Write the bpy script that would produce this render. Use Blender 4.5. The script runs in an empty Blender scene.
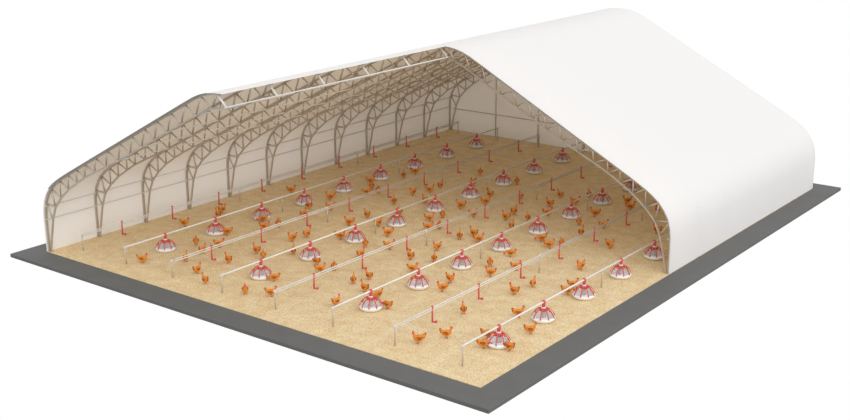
import bpy, bmesh, math, random
from mathutils import Vector, Matrix
scene = bpy.context.scene
C = scene.collection
random.seed(4)

# ------------------------------------------------------------------ dimensions (metres)
W = 18.0            # width of the house, x
BAY = 2.1056        # truss spacing, y
L = BAY * 11        # length
YC = BAY * 5        # the right half of the cover starts at this truss
MARGIN = 0.88

# ------------------------------------------------------------------ materials
def mat(name, col, rough=0.6, metal=0.0, var=0.0, scale=8.0, spec=0.5, bump=0.0, var_col=None):
    m = bpy.data.materials.new(name); m.use_nodes = True
    nt = m.node_tree; b = nt.nodes['Principled BSDF']
    b.inputs['Base Color'].default_value = (*col, 1)
    b.inputs['Roughness'].default_value = rough
    b.inputs['Metallic'].default_value = metal
    b.inputs['Specular IOR Level'].default_value = spec
    if var or var_col:
        tc = nt.nodes.new('ShaderNodeTexCoord')
        n = nt.nodes.new('ShaderNodeTexNoise'); n.inputs['Scale'].default_value = scale; n.inputs['Detail'].default_value = 5
        r = nt.nodes.new('ShaderNodeValToRGB')
        r.color_ramp.elements[0].position = 0.35; r.color_ramp.elements[1].position = 0.65
        lo = var_col or tuple(c * (1 - var) for c in col)
        r.color_ramp.elements[0].color = (*lo, 1); r.color_ramp.elements[1].color = (*col, 1)
        nt.links.new(tc.outputs['Object'], n.inputs['Vector']); nt.links.new(n.outputs['Fac'], r.inputs['Fac'])
        nt.links.new(r.outputs['Color'], b.inputs['Base Color'])
        if bump:
            bp = nt.nodes.new('ShaderNodeBump'); bp.inputs['Strength'].default_value = bump; bp.inputs['Distance'].default_value = 0.02
            nt.links.new(n.outputs['Fac'], bp.inputs['Height']); nt.links.new(bp.outputs['Normal'], b.inputs['Normal'])
    return m

def litter_material():
    m = bpy.data.materials.new('litter'); m.use_nodes = True
    nt = m.node_tree; b = nt.nodes['Principled BSDF']; b.inputs['Roughness'].default_value = 0.95
    b.inputs['Specular IOR Level'].default_value = 0.1
    tc = nt.nodes.new('ShaderNodeTexCoord')
    def noise(s, d=4, rgh=.6):
        n = nt.nodes.new('ShaderNodeTexNoise'); n.inputs['Scale'].default_value = s; n.inputs['Detail'].default_value = d
        n.inputs['Roughness'].default_value = rgh
        nt.links.new(tc.outputs['Object'], n.inputs['Vector']); return n
    big, fine, spk = noise(2.2, 6, .72), noise(20, 5, .75), noise(9, 3, .7)
    def ramp(n, p0, c0, p1, c1):
        r = nt.nodes.new('ShaderNodeValToRGB'); r.color_ramp.elements[0].position = p0; r.color_ramp.elements[1].position = p1
        r.color_ramp.elements[0].color = (*c0, 1); r.color_ramp.elements[1].color = (*c1, 1)
        nt.links.new(n.outputs['Fac'], r.inputs['Fac']); return r
    r1 = ramp(big, .36, LIT_A, .66, LIT_B)
    r2 = ramp(fine, .36, (.66, .59, .50), .60, (1, 1, 1))
    r3 = ramp(spk, .30, (.80, .74, .66), .42, (1, 1, 1))
    def mul(a, c):
        x = nt.nodes.new('ShaderNodeMix'); x.data_type = 'RGBA'; x.blend_type = 'MULTIPLY'; x.inputs[0].default_value = 1
        nt.links.new(a, x.inputs[6]); nt.links.new(c, x.inputs[7]); return x.outputs[2]
    o = mul(mul(r1.outputs['Color'], r2.outputs['Color']), r3.outputs['Color'])
    nt.links.new(o, b.inputs['Base Color'])
    bp = nt.nodes.new('ShaderNodeBump'); bp.inputs['Strength'].default_value = .35; bp.inputs['Distance'].default_value = .03
    nt.links.new(fine.outputs['Fac'], bp.inputs['Height']); nt.links.new(bp.outputs['Normal'], b.inputs['Normal'])
    return m
LIT_A = (.86, .65, .37); LIT_B = (.99, .84, .56)
def fabric_material():
    m = mat('white_cover_fabric', (.91, .91, .91), .7, var=.004, scale=1.0, spec=.2)
    nt = m.node_tree; b = nt.nodes['Principled BSDF']; out = nt.nodes['Material Output']
    tr = nt.nodes.new('ShaderNodeBsdfTranslucent'); tr.inputs[0].default_value = (1, .85, .69, 1)
    mx = nt.nodes.new('ShaderNodeMixShader'); mx.inputs[0].default_value = .15
    nt.links.new(b.outputs[0], mx.inputs[1]); nt.links.new(tr.outputs[0], mx.inputs[2]); nt.links.new(mx.outputs[0], out.inputs[0])
    return m
M = dict(
    litter=litter_material(),
    concrete=mat('grey_concrete', (.138, .138, .135), .85, var=.06, scale=1.5),
    fabric=fabric_material(),
    hem=mat('dark_cover_hem', (.26, .27, .29), .6, var=.1),
    steel=mat('galvanised_steel', (.60, .535, .455), .42, .6, var=.12, scale=5),
    feed_pipe=mat('pale_pipe', (.78, .765, .74), .35, .45, var=.04, scale=4),
    pipe=mat('water_pipe_steel', (.74, .72, .68), .35, .5, var=.06, scale=4),
    light_steel=mat('light_steel', (.74, .69, .62), .4, .35, var=.06),
    ridge_lit=mat('lit_ridge_steel', (.80, .79, .77), .4, var=.03),  # ridge steel, the light it catches put into a white base colour
    post=mat('grey_post', (.60, .53, .44), .5, .3, var=.08, scale=9),
    cap=mat('white_plastic', (.78, .78, .77), .4, var=.03),
    pan=mat('white_pan_plastic', (.90, .90, .89), .35, var=.04, scale=12),
    cone=mat('grey_feed_cone', (.60, .59, .56), .5, var=.25, scale=20),
    red=mat('red_plastic', (.72, .10, .10), .4, var=.12, scale=15),
    feather=mat('rust_feathers', (.83, .315, .06), .75, scale=26, spec=.2, bump=.25, var_col=(.62, .19, .022)),
    dark=mat('dark_feathers', (.55, .17, .025), .8, scale=30, spec=.2, var_col=(.26, .07, .015)),
    comb=mat('comb_red', (.72, .06, .09), .5, var=.15, scale=60),
    leg=mat('yellow_leg', (.50, .27, .06), .6, var=.2, scale=60),
    eye=mat('eye_black', (.01, .01, .01), .2, var=.1),
)

# ------------------------------------------------------------------ helpers
def link_obj(name, me, parent=None):
    o = bpy.data.objects.new(name, me); C.objects.link(o)
    if parent: o.parent = parent
    return o
def build(name, bm, m, parent=None, smooth=False):
    me = bpy.data.meshes.new(name)
    bmesh.ops.recalc_face_normals(bm, faces=bm.faces)
    bm.to_mesh(me); bm.free()
    for x in (m if isinstance(m, (list, tuple)) else [m]): me.materials.append(x)
    if smooth: me.shade_smooth()
    return link_obj(name, me, parent)
def empty(name, loc=(0, 0, 0), rz=0):
    o = bpy.data.objects.new(name, None); C.objects.link(o); o.location = loc; o.rotation_euler = (0, 0, rz)
    o.empty_display_size = .2
    return o
def tag(o, label=None, cat=None, group=None, kind=None):
    if label: o['label'] = label
    if cat: o['category'] = cat
    if group: o['group'] = group
    if kind: o['kind'] = kind
    return o
def copy_tree(o, parent=None):
    c = o.copy(); C.objects.link(c)
    if parent: c.parent = parent
    for ch in list(o.children): copy_tree(ch, c)
    return c
def bar(bm, a, b, w, h=None, up=(0, 1, 0)):
    """rectangular section bar from a to b, w across 'up' plane, h along 'up'."""
    a, b, up = Vector(a), Vector(b), Vector(up); h = h or w
    d = (b - a).normalized(); s = d.cross(up).normalized(); u = s.cross(d)
    vs = [bm.verts.new(p + s * i * w / 2 + u * j * h / 2) for p in (a, b) for i, j in ((-1, -1), (1, -1), (1, 1), (-1, 1))]
    for k in range(4): bm.faces.new((vs[k], vs[(k + 1) % 4], vs[4 + (k + 1) % 4], vs[4 + k]))
    bm.faces.new(vs[3::-1]); bm.faces.new(vs[4:])
def rings(bm, rs, cap=True, mi=0):
    L_ = [[bm.verts.new(p) for p in r] for r in rs]; n = len(L_[0])
    for a, b in zip(L_, L_[1:]):
        for k in range(n):
            f = bm.faces.new((a[k], a[(k + 1) % n], b[(k + 1) % n], b[k])); f.material_index = mi; f.smooth = True
    if cap:
        f = bm.faces.new(L_[0][::-1]); f.material_index = mi; f = bm.faces.new(L_[-1]); f.material_index = mi
def tube(bm, pts, r, n=10, mi=0, cap=True):
    pts = [Vector(p) for p in pts]; rr = r if isinstance(r, (list, tuple)) else [r] * len(pts)
    rs = []; ref = None
    for i, p in enumerate(pts):
        d = (pts[min(i + 1, len(pts) - 1)] - pts[max(i - 1, 0)]).normalized()
        if ref is None: ref = d.orthogonal().normalized()
        u = (ref - d * ref.dot(d)).normalized(); ref = u; v = d.cross(u)
        rs.append([p + (u * math.cos(t) + v * math.sin(t)) * rr[i] for t in (2 * math.pi * k / n for k in range(n))])
    rings(bm, rs, cap, mi)
def lathe(bm, prof, n=32, closed=False, mi=0, c=(0, 0)):
    rs = [[Vector((c[0] + max(r, 1e-4) * math.cos(2 * math.pi * k / n), c[1] + max(r, 1e-4) * math.sin(2 * math.pi * k / n), z)) for k in range(n)] for r, z in prof]
    if closed: rs.append(rs[0])
    L_ = [[bm.verts.new(p) for p in r] for r in (rs[:-1] if closed else rs)]
    if closed: L_.append(L_[0])
    for a, b in zip(L_, L_[1:]):
        for k in range(n):
            f = bm.faces.new((a[k], a[(k + 1) % n], b[(k + 1) % n], b[k])); f.material_index = mi; f.smooth = True
def box(bm, x0, x1, y0, y1, z0, z1):
    v = [bm.verts.new((x, y, z)) for z in (z0, z1) for x, y in ((x0, y0), (x1, y0), (x1, y1), (x0, y1))]
    for f in ((3, 2, 1, 0), (4, 5, 6, 7), (0, 1, 5, 4), (1, 2, 6, 5), (2, 3, 7, 6), (3, 0, 4, 7)): bm.faces.new([v[i] for i in f])
ORD = ['first', 'second', 'third', 'fourth', 'fifth', 'sixth', 'seventh', 'eighth', 'ninth', 'tenth', 'eleventh', 'twelfth']

# ------------------------------------------------------------------ slab and litter floor
bm = bmesh.new(); box(bm, -MARGIN, W + MARGIN - .02, -MARGIN, L + MARGIN, -.15, -.02)
slab = build('concrete_slab', bm, M['concrete']); bv = slab.modifiers.new('bevel', 'BEVEL'); bv.width = .02; bv.segments = 2
tag(slab, 'dark grey concrete slab running as a border around the litter floor', 'slab', kind='structure')
bm = bmesh.new(); box(bm, 0.0, W, 0, L, -.02, 0.0)
tag(build('floor', bm, M['litter']), 'sandy tan litter floor under the hens', 'floor', kind='structure')

# ------------------------------------------------------------------ cover profile (half, x from the side wall to the ridge)
OUT = [(0, 0), (0, .7), (0, 1.2), (.03, 1.5), (.12, 1.82), (.27, 2.08), (.46, 2.31), (.70, 2.51), (.98, 2.69), (1.3, 2.87), (1.62, 3.04),
       (3.0, 3.755), (4.5, 4.53), (6.0, 5.305), (7.5, 6.08), (7.85, 6.255), (8.15, 6.38), (8.45, 6.46), (8.75, 6.50), (9.0, 6.51)]
def mirror(p): return [(W - x, z) for x, z in reversed(p)]
FULL = OUT + mirror(OUT)[1:]
LEFT = OUT + [(9.12, 6.508)]
def offs(path, d):
    res = []
    for i, p in enumerate(path):
        a = Vector(path[max(i - 1, 0)]); b = Vector(path[min(i + 1, len(path) - 1)]); t = (b - a).normalized()
        res.append((p[0] - t.y * d, p[1] + t.x * d))
    return res
def sheet(bm, path, ys, th=.025, skip=None):
    n = len(path)       # tensioned fabric, a single skin like the real cover
    g = {(i, y): bm.verts.new((path[i][0], y, max(path[i][1], 0.0))) for y in ys for i in range(n)}
    for a, b in zip(ys, ys[1:]):
        for i in range(n - 1): bm.faces.new((g[(i, a)], g[(i + 1, a)], g[(i + 1, b)], g[(i, b)]))
cover = empty('fabric_cover', (W / 2, YC, 0)); inv = Matrix.Translation((-W / 2, -YC, 0))
tag(cover, 'white fabric roof cover, its front right half cut away to show the hens', 'roof cover', kind='structure')
def cov(name, bm, m):
    o = build(name, bm, m, cover, True); o.matrix_parent_inverse = inv; return o
bm = bmesh.new(); sheet(bm, LEFT, [-.03, YC - .03]); a = cov('left_slope_sheet', bm, M['fabric'])
bm = bmesh.new(); sheet(bm, FULL, [YC - .03, L + .04]); b_ = cov('full_arch_sheet', bm, M['fabric'])
for o in (a, b_):
    bpy.context.view_layer.objects.active = o
    o.data.shade_smooth()
    e = o.modifiers.new('es', 'EDGE_SPLIT'); e.split_angle = math.radians(40)
bm = bmesh.new()
rings(bm, [[Vector((p[0], -.05, p[1])), Vector((q[0], -.05, q[1])), Vector((q[0], -.02, q[1])), Vector((p[0], -.02, p[1]))] for p, q in zip(offs(OUT, -.006), offs(OUT, .010))][6:-2])
cov('cut_hem', bm, M['hem'])
# rear gable
bm = bmesh.new()
prof = FULL
bm.faces.new([bm.verts.new((x, L + .03, z)) for x, z in prof])
tag(build('wall_back', bm, M['fabric']), 'white fabric gable wall closing the rear end', 'wall', kind='structure')

# ------------------------------------------------------------------ trusses
IN = [(.41, 1.21), (.62, 1.67), (.97, 2.05), (1.43, 2.42), (1.91, 2.72), (2.36, 2.98), (2.9, 3.24), (3.5, 3.51), (4.15, 3.81), (4.74, 4.10), (5.32, 4.41),
      (5.94, 4.73), (6.57, 5.05), (7.2, 5.37), (7.86, 5.72), (8.55, 6.02), (9.15, 6.12)]
UP = [(.10, 1.72), (.47, 2.30), (.98, 2.665), (1.44, 2.92), (1.93, 3.18), (2.4, 3.42), (2.97, 3.72), (3.6, 4.045), (4.26, 4.385), (4.88, 4.705), (5.5, 5.025),
      (6.1, 5.335), (6.75, 5.67), (7.4, 6.0), (8.1, 6.33), (8.8, 6.47)]
CH = .06
def chord_bm(path, w, h, y=0.0, upto=None):
    bm = bmesh.new(); a = offs(path, w / 2); b = offs(path, -w / 2)
    rs = [[Vector((p[0], y - h / 2, p[1])), Vector((q[0], y - h / 2, q[1])), Vector((q[0], y + h / 2, q[1])), Vector((p[0], y + h / 2, p[1]))] for p, q in zip(a, b)]
    rings(bm, rs)
    for f in bm.faces: f.smooth = False
    return bm
outer_path = [(x, z) for x, z in offs(OUT, -(CH / 2 + .004))]; outer_path[0] = (outer_path[0][0], 0.0)
inner_path = [(.12, 0), (.26, .6)] + IN
def half(parent, flip=False):
    f = (lambda p: (W - p[0], p[1])) if flip else (lambda p: p)
    parts = []
    def P(name, bm): parts.append(build(name, bm, M['steel'], parent)); pass
    P('outer_chord', chord_bm([f(p) for p in outer_path], CH, .07))
    ip = inner_path if not flip else inner_path[:-1] + [(8.86, 6.09)]
    P('inner_chord', chord_bm([f(p) for p in ip], CH * .85, .055))
    zig = [(UP[0], IN[0]), (UP[0], IN[1]), (UP[1], IN[1])]
    for k in range(2, 16): zig += [(UP[k - 1], IN[k]), (UP[k], IN[k])]
    if not flip: zig.append((UP[15], IN[16]))
    for u, i_ in zig:
        bm = bmesh.new(); a, b = f(u), f(i_)
        tube(bm, [(a[0], 0, a[1]), (b[0], 0, b[1])], .026 if u is not UP[15] else .032, 10); P('web_strut', bm)
        if u is UP[15] and i_ is IN[16]: parts[-1].data.materials[0] = M['ridge_lit']; parts[-1]['label'] = 'white strut at the ridge'
    bm = bmesh.new(); x0, x1 = (0.0, .17) if not flip else (W - .17, W)
    box(bm, x0 + .005, x1, -.05, .05, 0.001, .012) ; P('foot_plate', bm)
TL = 'curved steel roof truss, '
for k in range(12):
    t = None
    if k == 0:
        t0 = t = empty('roof_truss', (0, 0, 0)); half(t)
    elif k < 5:
        t = copy_tree(t0)
    elif k == 5:
        t5 = t = copy_tree(t0); half(t, True)
    else:
        t = copy_tree(t5)
    t.location = (0, k * BAY + (.06 if k == 0 else -.06 if k == 11 else .04 if k == 5 else 0), 0)
    if k == 0: lab = 'half roof truss arching up at the open front end, nearest the left corner'
    elif k < 5: lab = 'half roof truss, %s arch back from the open front end along left wall' % ORD[k]
    elif k == 5: lab = 'full steel truss at the cut edge of the cover, bare along the right slope'
    elif k == 11: lab = 'steel truss standing against the rear gable wall'
    else: lab = 'steel roof truss inside the covered part, %s arch behind the cover cut' % ORD[k - 6]
    tag(t, lab, 'truss', 'arched roof trusses')

# longitudinal purlins on the lower chords and rails on the side walls
def long_bar(name, x, z, y0, y1, w, label, m='light_steel', h=None):
    bm = bmesh.new(); tube(bm, [(0, 0, 0), (0, y1 - y0, 0)], w / 2 * .85, 12)
    o = build(name, bm, M[m]); o.location = (x, y0, z); tag(o, label, 'purlin', 'lengthwise purlins'); return o
pl = [(4.15, 'lowest'), (5.32, 'second lowest'), (6.57, 'middle'), (7.86, 'second highest'), (9.15, 'ridge')]
for x, nm in pl:
    z = dict(IN)[x]
    lab = ('white ridge purlin along the cut edge of the roof' if nm == 'ridge' else '%s of the slim purlins under the left roof slope' % nm)
    long_bar('purlin', x, z, .0, L - .02, .05, lab, 'ridge_lit' if nm == 'ridge' else 'light_steel')
    if nm != 'ridge': long_bar('purlin', W - x, z, YC, L - .02, .04, '%s of the purlins under the covered right roof slope' % nm)
for z, nm in ((1.15, 'lower'), (1.62, 'upper')):
    x = .11 if z < 1.3 else .14
    long_bar('wall_rail', x, z, .0, L - .02, .045, '%s steel rail running along the left side wall' % nm)
    long_bar('wall_rail', W - x, z, YC, L - .02, .045, '%s steel rail running along the right side wall' % nm)
# rear gable frame
cols = [2.8, 5.15, 7.6, 10.4, 12.85, 15.2]
names = ['leftmost', 'second from left', 'third from left', 'third from right', 'second from right', 'rightmost']
def outz(x):
    x = min(x, W - x)
    for (a, za), (b, zb) in zip(OUT, OUT[1:]):
        if a <= x <= b and b > a: return za + (zb - za) * (x - a) / (b - a)
for x, nm in zip(cols[:3], names):
    bm = bmesh.new(); tube(bm, [(0, 0, 0), (0, 0, outz(x) - .16)], .032, 10)
    o = build('gable_column', bm, M['light_steel']); o.location = (x, L - .16, 0); tag(o, '%s steel column on the rear gable wall' % nm, 'column', 'gable wall columns')
bm = bmesh.new(); tube(bm, [(0, 0, 0), (W - .4, 0, 0)], .022, 8)
o = build('gable_rail', bm, M['light_steel']); o.location = (.2, L - .025, 1.06); tag(o, 'horizontal steel rail across the rear gable wall', 'rail')

# ------------------------------------------------------------------ feed and water lines
LX = [.909, 3.19, 5.47, 7.75, 10.03, 12.31, 14.593, 16.874]
PY0, PY1, PZ = .784, 22.59, .577
feed_names = ['leftmost', 'second', 'third', 'rightmost']; water_names = feed_names
side = lambda i: ['leftmost', 'second', 'third', 'rightmost'][i // 2]
for i, x in enumerate(LX):
    water = i % 2 == 0
    t = empty('water_line' if water else 'feed_line', (x, PY0, 0))
    n = PY1 - PY0
    if water:
        for z in (PZ + .008, PZ - .058):
            bm = bmesh.new(); tube(bm, [(0, -.02, z), (0, n + .02, z)], .018, 16); build('pipe', bm, M['pipe'], t)
    else:
        bm = bmesh.new(); tube(bm, [(0, -.02, PZ), (0, n + .02, PZ)], .029, 18); build('pipe', bm, M['feed_pipe'], t)
    for k in range(4):
        y = n * k / 3 + (.12 if k == 1 else -.12 if k == 2 else 0)
        bm = bmesh.new(); tube(bm, [(0, y, 0), (0, y, PZ + .01)], .022, 10); tube(bm, [(0, y, .001), (0, y, .008)], .032, 12); p = build('post', bm, M['post'], t)
        bm = bmesh.new(); tube(bm, [(0, y - .035, PZ), (0, y + .03, PZ)], .034, 12); build('clamp', bm, M['cap'], p)
    tag(t, ('%s of the thin double water pipes on short posts' if water else '%s of the single white feed pipes on short posts') % (side(i) + (' (counting from the left)' if side(i) in ('second', 'third') else '')), 'pipe', 'water lines' if water else 'feed lines')

# ------------------------------------------------------------------ pan feeder
def make_feeder():
    root = empty('pan_feeder')
    bm = bmesh.new()
    lathe(bm, [(0, .012), (.20, .012), (.27, .03), (.322, .08), (.325, .12), (.312, .150), (.318, .154), (.345, .128), (.352, .118), (.342, .075), (.29, .015), (.21, .002), (0, .002)], 40)
    build('pan', bm, M['pan'], root, True)
    bm = bmesh.new(); lathe(bm, [(.0, .15), (.10, .10), (.19, .035), (.20, .02), (0, .02)], 28); build('pan_cone', bm, M['pan'], root, True)
    bm = bmesh.new(); lathe(bm, [(.0, .40), (.055, .40), (.055, .30), (.06, .25), (.075, .17), (.09, .13), (.085, .125), (.0, .2)], 24); build('feed_drum', bm, M['cone'], root, True)
    bm = bmesh.new(); lathe(bm, [(0, .43), (.062, .43), (.068, .41), (.068, .385), (0, .385)], 24); build('white_ring', bm, M['cap'], root, True)['label'] = 'white plastic ring below the red hanger'
    bm = bmesh.new(); lathe(bm, [(0, .635), (.035, .63), (.058, .605), (.062, .56), (.055, .50), (.05, .43), (0, .43)], 24); build('hanger', bm, M['red'], root, True)
    bm = bmesh.new(); lathe(bm, [(0, .392), (.075, .39), (.115, .365), (.14, .325), (.125, .33), (.10, .355), (.06, .372), (0, .372)], 28); build('grill_cap', bm, M['red'], root, True)
    for k in range(9):
        a = 2 * math.pi * (k + .3) / 9
        pr = [(.09, .383), (.165, .365), (.235, .318), (.29, .25), (.325, .185), (.345, .125)]
        bm = bmesh.new()
        rs = []
        for j, (r, z) in enumerate(pr):
            q0 = pr[max(j - 1, 0)]; q1 = pr[min(j + 1, 5)]; t = Vector((q1[0] - q0[0], q1[1] - q0[1])).normalized(); nn = Vector((-t.y, t.x)) * .009
            c, s = math.cos(a), math.sin(a); w = .016
            ring = []
            for dn, dw in ((-1, -1), (1, -1), (1, 1), (-1, 1)):
                rr = r - nn.x * dn; zz = z - nn.y * dn
                ring.append(Vector((rr * c - s * w * dw, rr * s + c * w * dw, zz)))
            rs.append(ring)
        rings(bm, rs); build('grill_spoke', bm, M['red'], root)
    return root
proto = None; feeders = []
FY = [2.48 + 2.301 * k for k in range(9)]
for i, nm in zip((1, 3, 5, 7), feed_names):
    for k in range(9):
        if (i == 7 and k > 4) or (i == 5 and k > 7): continue
        if proto is None: o = proto = make_feeder()
        else: o = copy_tree(proto)
        o.location = (LX[i], FY[k], 0); o.rotation_euler.z = .21 * ((i * 5 + k * 3) % 7)
        pos = '%s pan from the open front' % ORD[k]
        if i == 7 and k == 4: pos = 'fifth pan, behind bare truss leg'
        tag(o, 'red and white pan feeder on the %s feed pipe, %s' % (nm, pos), 'feeder', 'pan feeders')
        feeders.append((LX[i], FY[k], '%s-from-front pan of %s feed line' % (ORD[k], nm)))

# ------------------------------------------------------------------ drinkers
def make_drinker():
    root = empty('nipple_drinker')
    bm = bmesh.new(); tube(bm, [(0, 0, .64), (0, 0, .585)], .034, 12); tube(bm, [(0, 0, .60), (0, 0, .14)], .027, 12); build('drop_tube', bm, M['red'], root)
    bm = bmesh.new(); tube(bm, [(-.02, 0, .145), (.09, 0, .145)], .021, 10)
    build('cup_arm', bm, M['red'], root)
    bm = bmesh.new(); lathe(bm, [(0, .125), (.035, .125), (.05, .15), (.052, .175), (.044, .175), (.04, .15), (0, .14)], 20, c=(.10, 0)); build('cup', bm, M['red'], root, True)
    return root
pd = None; drinkers = []
for i, nm in zip((0, 2, 4, 6), water_names):
    for k in range(9):
        if i == 6 and k > 6: continue
        if pd is None: o = pd = make_drinker()
        else: o = copy_tree(pd)
        o.location = (LX[i], FY[k], 0); o.rotation_euler.z = .55
        tag(o, 'small red L-shaped drinker on the %s water pipe, %s from the open front' % (nm, ORD[k]), 'drinker', 'red drinkers')
        drinkers.append((LX[i], FY[k], '%s-from-front drinker of %s water line' % (ORD[k], nm)))

# ------------------------------------------------------------------ hens
def make_hen(feeding):
    """one continuous loft from tail tip to beak root along +x, height z; then comb, beak, wings and legs."""
    #        x     z    half-height half-width
    st = [(-.172, .300, .006, .004), (-.176, .285, .030, .010), (-.160, .262, .040, .016), (-.140, .238, .048, .026), (-.115, .212, .056, .044),
          (-.085, .190, .066, .060), (-.045, .176, .076, .072), (.000, .172, .080, .076), (.040, .178, .076, .072), (.072, .192, .066, .060)]
    st = [(x, z - (.020 if x > -.13 else .008), h * (1.16 if x > -.12 else 1), w * 1.12) for x, z, h, w in st]
    if feeding: neck = [(.100, .203, .050, .046), (.125, .200, .038, .034), (.148, .185, .029, .026), (.166, .163, .025, .022), (.180, .142, .025, .021), (.192, .126, .024, .020), (.204, .114, .014, .012)]
    else: neck = [(.094, .216, .052, .046), (.106, .240, .040, .034), (.114, .264, .031, .026), (.121, .286, .026, .022), (.130, .303, .026, .021), (.144, .311, .024, .020), (.158, .311, .014, .012)]
    st = st + [(x, z - .016, h * 1.05, w * 1.05) for x, z, h, w in neck]
    bm = bmesh.new(); n = 14; rs = []
    for i, (x, z, h, w) in enumerate(st):
        a = st[max(i - 1, 0)]; b = st[min(i + 1, len(st) - 1)]
        t = Vector((b[0] - a[0], 0, b[1] - a[1])).normalized(); u = Vector((-t.z, 0, t.x))
        rs.append([Vector((x, 0, z)) + u * h * math.cos(q) + Vector((0, 1, 0)) * w * math.sin(q) for q in (2 * math.pi * k / n for k in range(n))])
    rings(bm, rs, mi=0)
    for f in bm.faces:
        c = f.calc_center_median()
        if c.x < -.152: f.material_index = 1
    for s in (-1, 1):                                   # folded wings, swelling out of the flank
        rs = []
        for x, z, h, w in ((-.115, .200, .006, .004), (-.085, .196, .026, .016), (-.04, .186, .042, .022), (.01, .184, .046, .022), (.045, .190, .034, .016), (.062, .196, .008, .005)):
            base = {-.115: .040, -.085: .052, -.04: .066, .01: .070, .045: .062, .062: .054}[x]
            rs.append([Vector((x, s * (base * 1.12 + w * math.sin(q) * .8), z - .018 + h * math.cos(q))) for q in (2 * math.pi * k / 10 for k in range(10))])
        rings(bm, rs, mi=1)
        # thigh, shank and toes
        hip = Vector((-.005, s * .034, .115))
        tube(bm, [hip, (.000, s * .036, .088), (-.012, s * .036, .062)], [.034, .024, .011], 9, 0)
        tube(bm, [(-.012, s * .036, .068), (-.004, s * .036, .036), (.002, s * .036, .010)], .0075, 7, 2)
        for ang in (-.5, 0, .5, math.pi):
            ln = .045 if ang < 3 else .022
            tube(bm, [(.002, s * .036, .010), (.002 + ln * math.cos(ang), s * .036 + ln * math.sin(ang), .005)], [.0065, .0035], 6, 2)
    hx, hz = (.190, .114) if feeding else (.138, .293)
    d = Vector((.62, 0, -.78)) if feeding else Vector((1, 0, -.05)); d.normalize(); up = Vector((-d.z, 0, d.x)); hp = Vector((hx, 0, hz))
    tube(bm, [hp + d * .016 , hp + d * .032 - up * .002, hp + d * .046 - up * .007], [.011, .008, .0015], 8, 3)    # beak
    for s in (-1, 1):
        e = hp + d * .008 + up * .007 + Vector((0, s * .0195, 0)); tube(bm, [e - Vector((0, s * .003, 0)), e + Vector((0, s * .002, 0))], .0045, 8, 4)
    o = build('hen', bm, [M['feather'], M['dark'], M['leg'], M['leg'], M['eye']])
    bm = bmesh.new()                                    # comb with three points, flat but 12 mm thick
    prof = [(a * 1.3, b * 1.15) for a, b in [(-.026, .014), (-.026, .040), (-.014, .034), (-.008, .052), (.002, .037), (.010, .050), (.017, .034), (.026, .030), (.026, .010)]]
    vs = [[bm.verts.new(hp + d * a + up * b + Vector((0, y, 0))) for a, b in prof] for y in (-.008, .008)]
    bm.faces.new(vs[0]); bm.faces.new(vs[1][::-1])
    for k in range(len(prof)): bm.faces.new((vs[0][k], vs[1][k], vs[1][(k + 1) % len(prof)], vs[0][(k + 1) % len(prof)]))
    build('comb', bm, M['comb'], o)
    bm = bmesh.new()
    for s in (-1, 1):
        c = hp + d * .016 - up * .010
        tube(bm, [c + Vector((0, s * .009, 0)), c - up * .014 + Vector((0, s * .011, 0)), c - up * .030 + Vector((0, s * .010, 0))], [.006, .011, .005], 8)
        tube(bm, [hp + d * .010 + Vector((0, s * .014, 0)), hp + d * .010 + Vector((0, s * .0225, 0))], .011, 8)
    build('wattle', bm, M['comb'], o, True)
    return o
HEAD = {'R': 37.6, 'B': 127.6, 'L': 217.6, 'F': 307.6, 'BR': 92, 'BL': 170, 'FR': 345, 'FL': 265}
WORD = {'R': 'facing right', 'L': 'facing left', 'B': 'seen from behind', 'F': 'facing viewer', 'BR': 'angled away right', 'BL': 'angled away left', 'FR': 'angled toward viewer, right', 'FL': 'angled toward viewer, left'}
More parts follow.
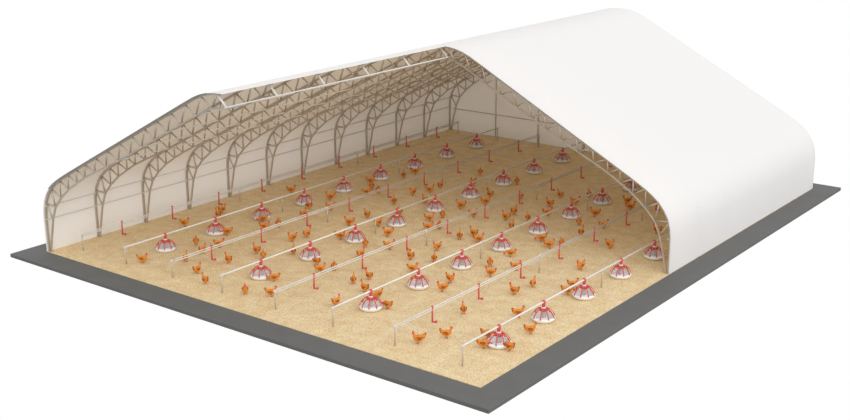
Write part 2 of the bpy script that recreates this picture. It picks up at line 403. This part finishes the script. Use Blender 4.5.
HENS = [
    (1.62, 4.72, 'R', 0), (3.56, 1.16, 'R', 0), (4.62, 2.08, 'B', 0), (3.58, 3.49, 'F', 0), (4.45, 3.0, 'BR', 0),
    (4.43, 3.78, 'R', 0), (1.47, 6.71, 'BR', 0), (1.85, 6.15, 'BL', 0), (3.49, 4.86, 'L', 1), (3.49, 6.82, 'L', 1),
    (4.3, 6.12, 'R', 0), (5.94, 4.08, 'BL', 0), (6.48, 3.84, 'F', 1), (5.88, 2.83, 'BL', 0), (5.8, 1.53, 'BR', 0),
    (6.73, 1.02, 'BL', 0), (8.4, 1.13, 'F', 0), (1.69, 10.23, 'R', 0), (3.6, 10.41, 'L', 0), (4.42, 6.68, 'F', 0),
    (3.74, 9.05, 'BL', 1), (4.35, 8.08, 'BR', 0), (6.08, 6.42, 'BR', 0), (4.52, 9.4, 'R', 0), (5.98, 5.77, 'FL', 0),
    (7.0, 4.74, 'B', 0), (8.33, 4.46, 'BL', 1), (8.95, 3.95, 'R', 0), (8.31, 2.49, 'L', 1), (9.19, 1.46, 'R', 0),
    (3.38, 13.14, 'R', 0), (3.92, 12.54, 'F', 0), (4.29, 11.79, 'R', 0), (4.49, 12.27, 'F', 0), (5.99, 11.41, 'B', 0),
    (6.28, 9.45, 'BL', 0), (6.36, 8.35, 'L', 0), (7.27, 8.91, 'BR', 0), (7.19, 6.93, 'R', 0), (8.44, 6.8, 'F', 0),
    (9.02, 5.88, 'BR', 0), (8.3, 8.19, 'L', 0), (9.26, 7.1, 'R', 0), (9.16, 4.38, 'F', 0), (10.47, 3.81, 'B', 0),
    (10.62, 4.4, 'BL', 0), (11.23, 3.47, 'BL', 0), (11.29, 2.07, 'BR', 0), (11.9, 3.29, 'FL', 1), (12.7, 2.79, 'BL', 1),
    (3.87, 14.66, 'B', 0), (3.88, 15.43, 'R', 0), (5.77, 12.85, 'FL', 0), (6.08, 13.56, 'R', 0), (6.03, 14.31, 'BR', 0),
    (6.86, 12.22, 'BL', 0), (8.37, 12.47, 'L', 0), (6.95, 10.53, 'BL', 1), (8.41, 10.47, 'R', 0), (8.53, 11.11, 'F', 0),
    (9.04, 9.58, 'R', 0), (9.25, 9.96, 'F', 0), (10.54, 9.41, 'B', 0), (10.73, 9.99, 'BL', 0), (10.62, 7.99, 'FL', 0),
    (11.26, 6.98, 'B', 0), (10.48, 6.71, 'BL', 0), (11.31, 5.77, 'R', 0), (12.85, 5.72, 'FR', 0), (13.13, 4.93, 'L', 0),
    (14.74, 3.8, 'B', 0), (15.02, 1.29, 'L', 0), (15.4, 2.06, 'R', 0), (6.17, 16.91, 'F', 0), (6.88, 15.41, 'FL', 0),
    (8.4, 14.39, 'BL', 0), (8.82, 13.5, 'R', 0), (8.2, 16.62, 'F', 0), (9.49, 14.93, 'F', 0), (10.43, 13.02, 'BR', 0),
    (9.38, 11.88, 'R', 0), (10.57, 12.27, 'BL', 0), (11.27, 12.67, 'B', 0), (11.33, 11.49, 'BR', 0), (11.28, 9.52, 'R', 0),
    (12.98, 8.93, 'L', 1), (12.95, 10.91, 'L', 1), (13.01, 7.69, 'F', 0), (13.53, 6.95, 'L', 0), (13.86, 7.93, 'R', 0),
    (15.16, 6.91, 'BR', 0), (15.05, 6.02, 'BL', 0), (16.16, 4.56, 'R', 0), (17.12, 3.71, 'R', 0), (16.64, 2.1, 'R', 1),
    (16.34, 2.72, 'R', 1), (17.27, 2.37, 'BL', 1), (10.64, 15.96, 'BL', 0), (10.93, 14.72, 'BL', 0), (11.52, 13.62, 'R', 0),
    (11.59, 15.52, 'R', 0), (11.53, 16.67, 'B', 0), (12.96, 14.61, 'L', 0), (13.05, 13.3, 'F', 0), (13.72, 12.31, 'BR', 0),
    (13.94, 13.51, 'R', 0), (13.55, 10.46, 'R', 0), (13.8, 10.87, 'F', 0), (15.52, 9.2, 'FL', 0), (15.21, 11.69, 'FR', 0),
    (16.36, 6.99, 'R', 1), (16.2, 7.58, 'R', 0), (13.11, 16.81, 'L', 0), (13.63, 16.11, 'R', 0), (15.75, 14.11, 'BL', 0),
]
stand = make_hen(False); feed = make_hen(True); used = {0: False, 1: False}
# view axes on the floor, to say "in front of / behind / left / right" as the photo shows it
RT = Vector((.7935, .6085)); AW = Vector((-.6098, .7926))
cand = []
for idx, (x, y, h, fd) in enumerate(HENS):
    best = sorted(feeders + drinkers, key=lambda q: (q[0] - x) ** 2 + (q[1] - y) ** 2)
    opts = []
    for q in best[:3]:
        d = Vector((x - q[0], y - q[1])); r, a = d.dot(RT), d.dot(AW)
        if abs(r) < .35: w = 'in front of' if a < 0 else 'behind'
        elif abs(a) < .5: w = 'right of' if r > 0 else 'left of'
        else: w = ('front-right of' if r > 0 else 'front-left of') if a < 0 else ('behind-right of' if r > 0 else 'behind-left of')
        opts.append((w, q[2], d.length))
    cand.append(opts)
seen = {}
for idx, (x, y, h, fd) in enumerate(HENS):
    key = 1 if fd else 0
    src = feed if fd else stand
    if not used[key]: o = src; used[key] = True
    else: o = copy_tree(src)
    ang = HEAD[h] + random.uniform(-9, 9)
    if fd:      # pecking at the nearest pan: stand off the rim and look at its centre
        q = min(feeders, key=lambda q: (q[0] - x) ** 2 + (q[1] - y) ** 2)
        d = Vector((x - q[0], y - q[1])); dl = max(d.length, .46)
        if d.length < .46: d = d.normalized() * .46
        x, y = q[0] + d.x, q[1] + d.y
    o.location = (x, y, 0); o.rotation_euler = (0, 0, math.radians(ang))
    s = 1.06 * random.uniform(.95, 1.05); o.scale = (s, s, s)
    lab = None
    for w, nm, dist in cand[idx]:
        l = 'brown hen %s, %s %s' % (WORD[h], w, nm)
        if fd: l = 'brown hen pecking %s %s' % (w, nm)
        if l not in seen: lab = l; break
    if lab is None: lab = l.replace('brown', 'other brown')
    seen[lab] = idx
    tag(o, lab, 'hen', 'rust-brown laying hens')

# ------------------------------------------------------------------ light
w = bpy.data.worlds.new('white_shaped_sky'); scene.world = w; w.use_nodes = True
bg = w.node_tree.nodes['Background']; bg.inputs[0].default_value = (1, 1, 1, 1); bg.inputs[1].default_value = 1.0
# white sky and backdrop; unseen lower part behind the camera darkened to shade undersides
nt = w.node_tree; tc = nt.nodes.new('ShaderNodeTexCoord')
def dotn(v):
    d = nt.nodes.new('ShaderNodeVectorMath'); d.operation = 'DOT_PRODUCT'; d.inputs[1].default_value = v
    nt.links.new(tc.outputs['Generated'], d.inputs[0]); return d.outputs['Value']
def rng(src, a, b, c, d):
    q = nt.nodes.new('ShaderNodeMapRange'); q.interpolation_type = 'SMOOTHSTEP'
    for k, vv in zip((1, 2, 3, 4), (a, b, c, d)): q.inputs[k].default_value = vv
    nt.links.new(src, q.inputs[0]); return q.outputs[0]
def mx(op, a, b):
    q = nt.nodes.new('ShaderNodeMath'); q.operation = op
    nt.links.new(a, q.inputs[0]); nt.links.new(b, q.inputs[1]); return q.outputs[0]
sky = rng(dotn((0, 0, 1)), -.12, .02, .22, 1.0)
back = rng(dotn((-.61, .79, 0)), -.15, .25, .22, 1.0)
zen = rng(dotn((0, 0, 1)), .45, .9, 1.0, .78)     # unseen overhead sky dimmed to grey the flat ridge
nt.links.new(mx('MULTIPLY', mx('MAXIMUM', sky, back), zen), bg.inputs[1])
sd = bpy.data.lights.new('soft_sun', 'SUN'); sd.energy = 1.1; sd.angle = math.radians(70); sd.color = (1, 1, 1)
so = bpy.data.objects.new('soft_sun', sd); C.objects.link(so)
dirv = Vector((.9, -.35, .62)).normalized()
so.rotation_euler = dirv.to_track_quat('Z', 'Y').to_euler(); so.location = (20, -10, 20)

# ------------------------------------------------------------------ camera
cd = bpy.data.cameras.new('camera'); cam = bpy.data.objects.new('camera', cd); C.objects.link(cam)
cd.sensor_width = 36; cd.lens = 1198.505 / 850 * 36; cd.clip_end = 500
F = Vector((-.58392581, .7589929, -.28802852)); R_ = Vector((.79352799, .60851129, -.00522769)); U = R_.cross(F).normalized()
m = Matrix((R_, U, -F)).transposed().to_4x4(); m.translation = (33.8592, -22.8788, 13.0656)
cam.matrix_world = m
scene.camera = cam
scene.view_settings.view_transform = 'Standard'; scene.view_settings.look = 'None'
scene.view_settings.gamma = 1; scene.view_settings.exposure = 0; scene.view_settings.use_curve_mapping = False
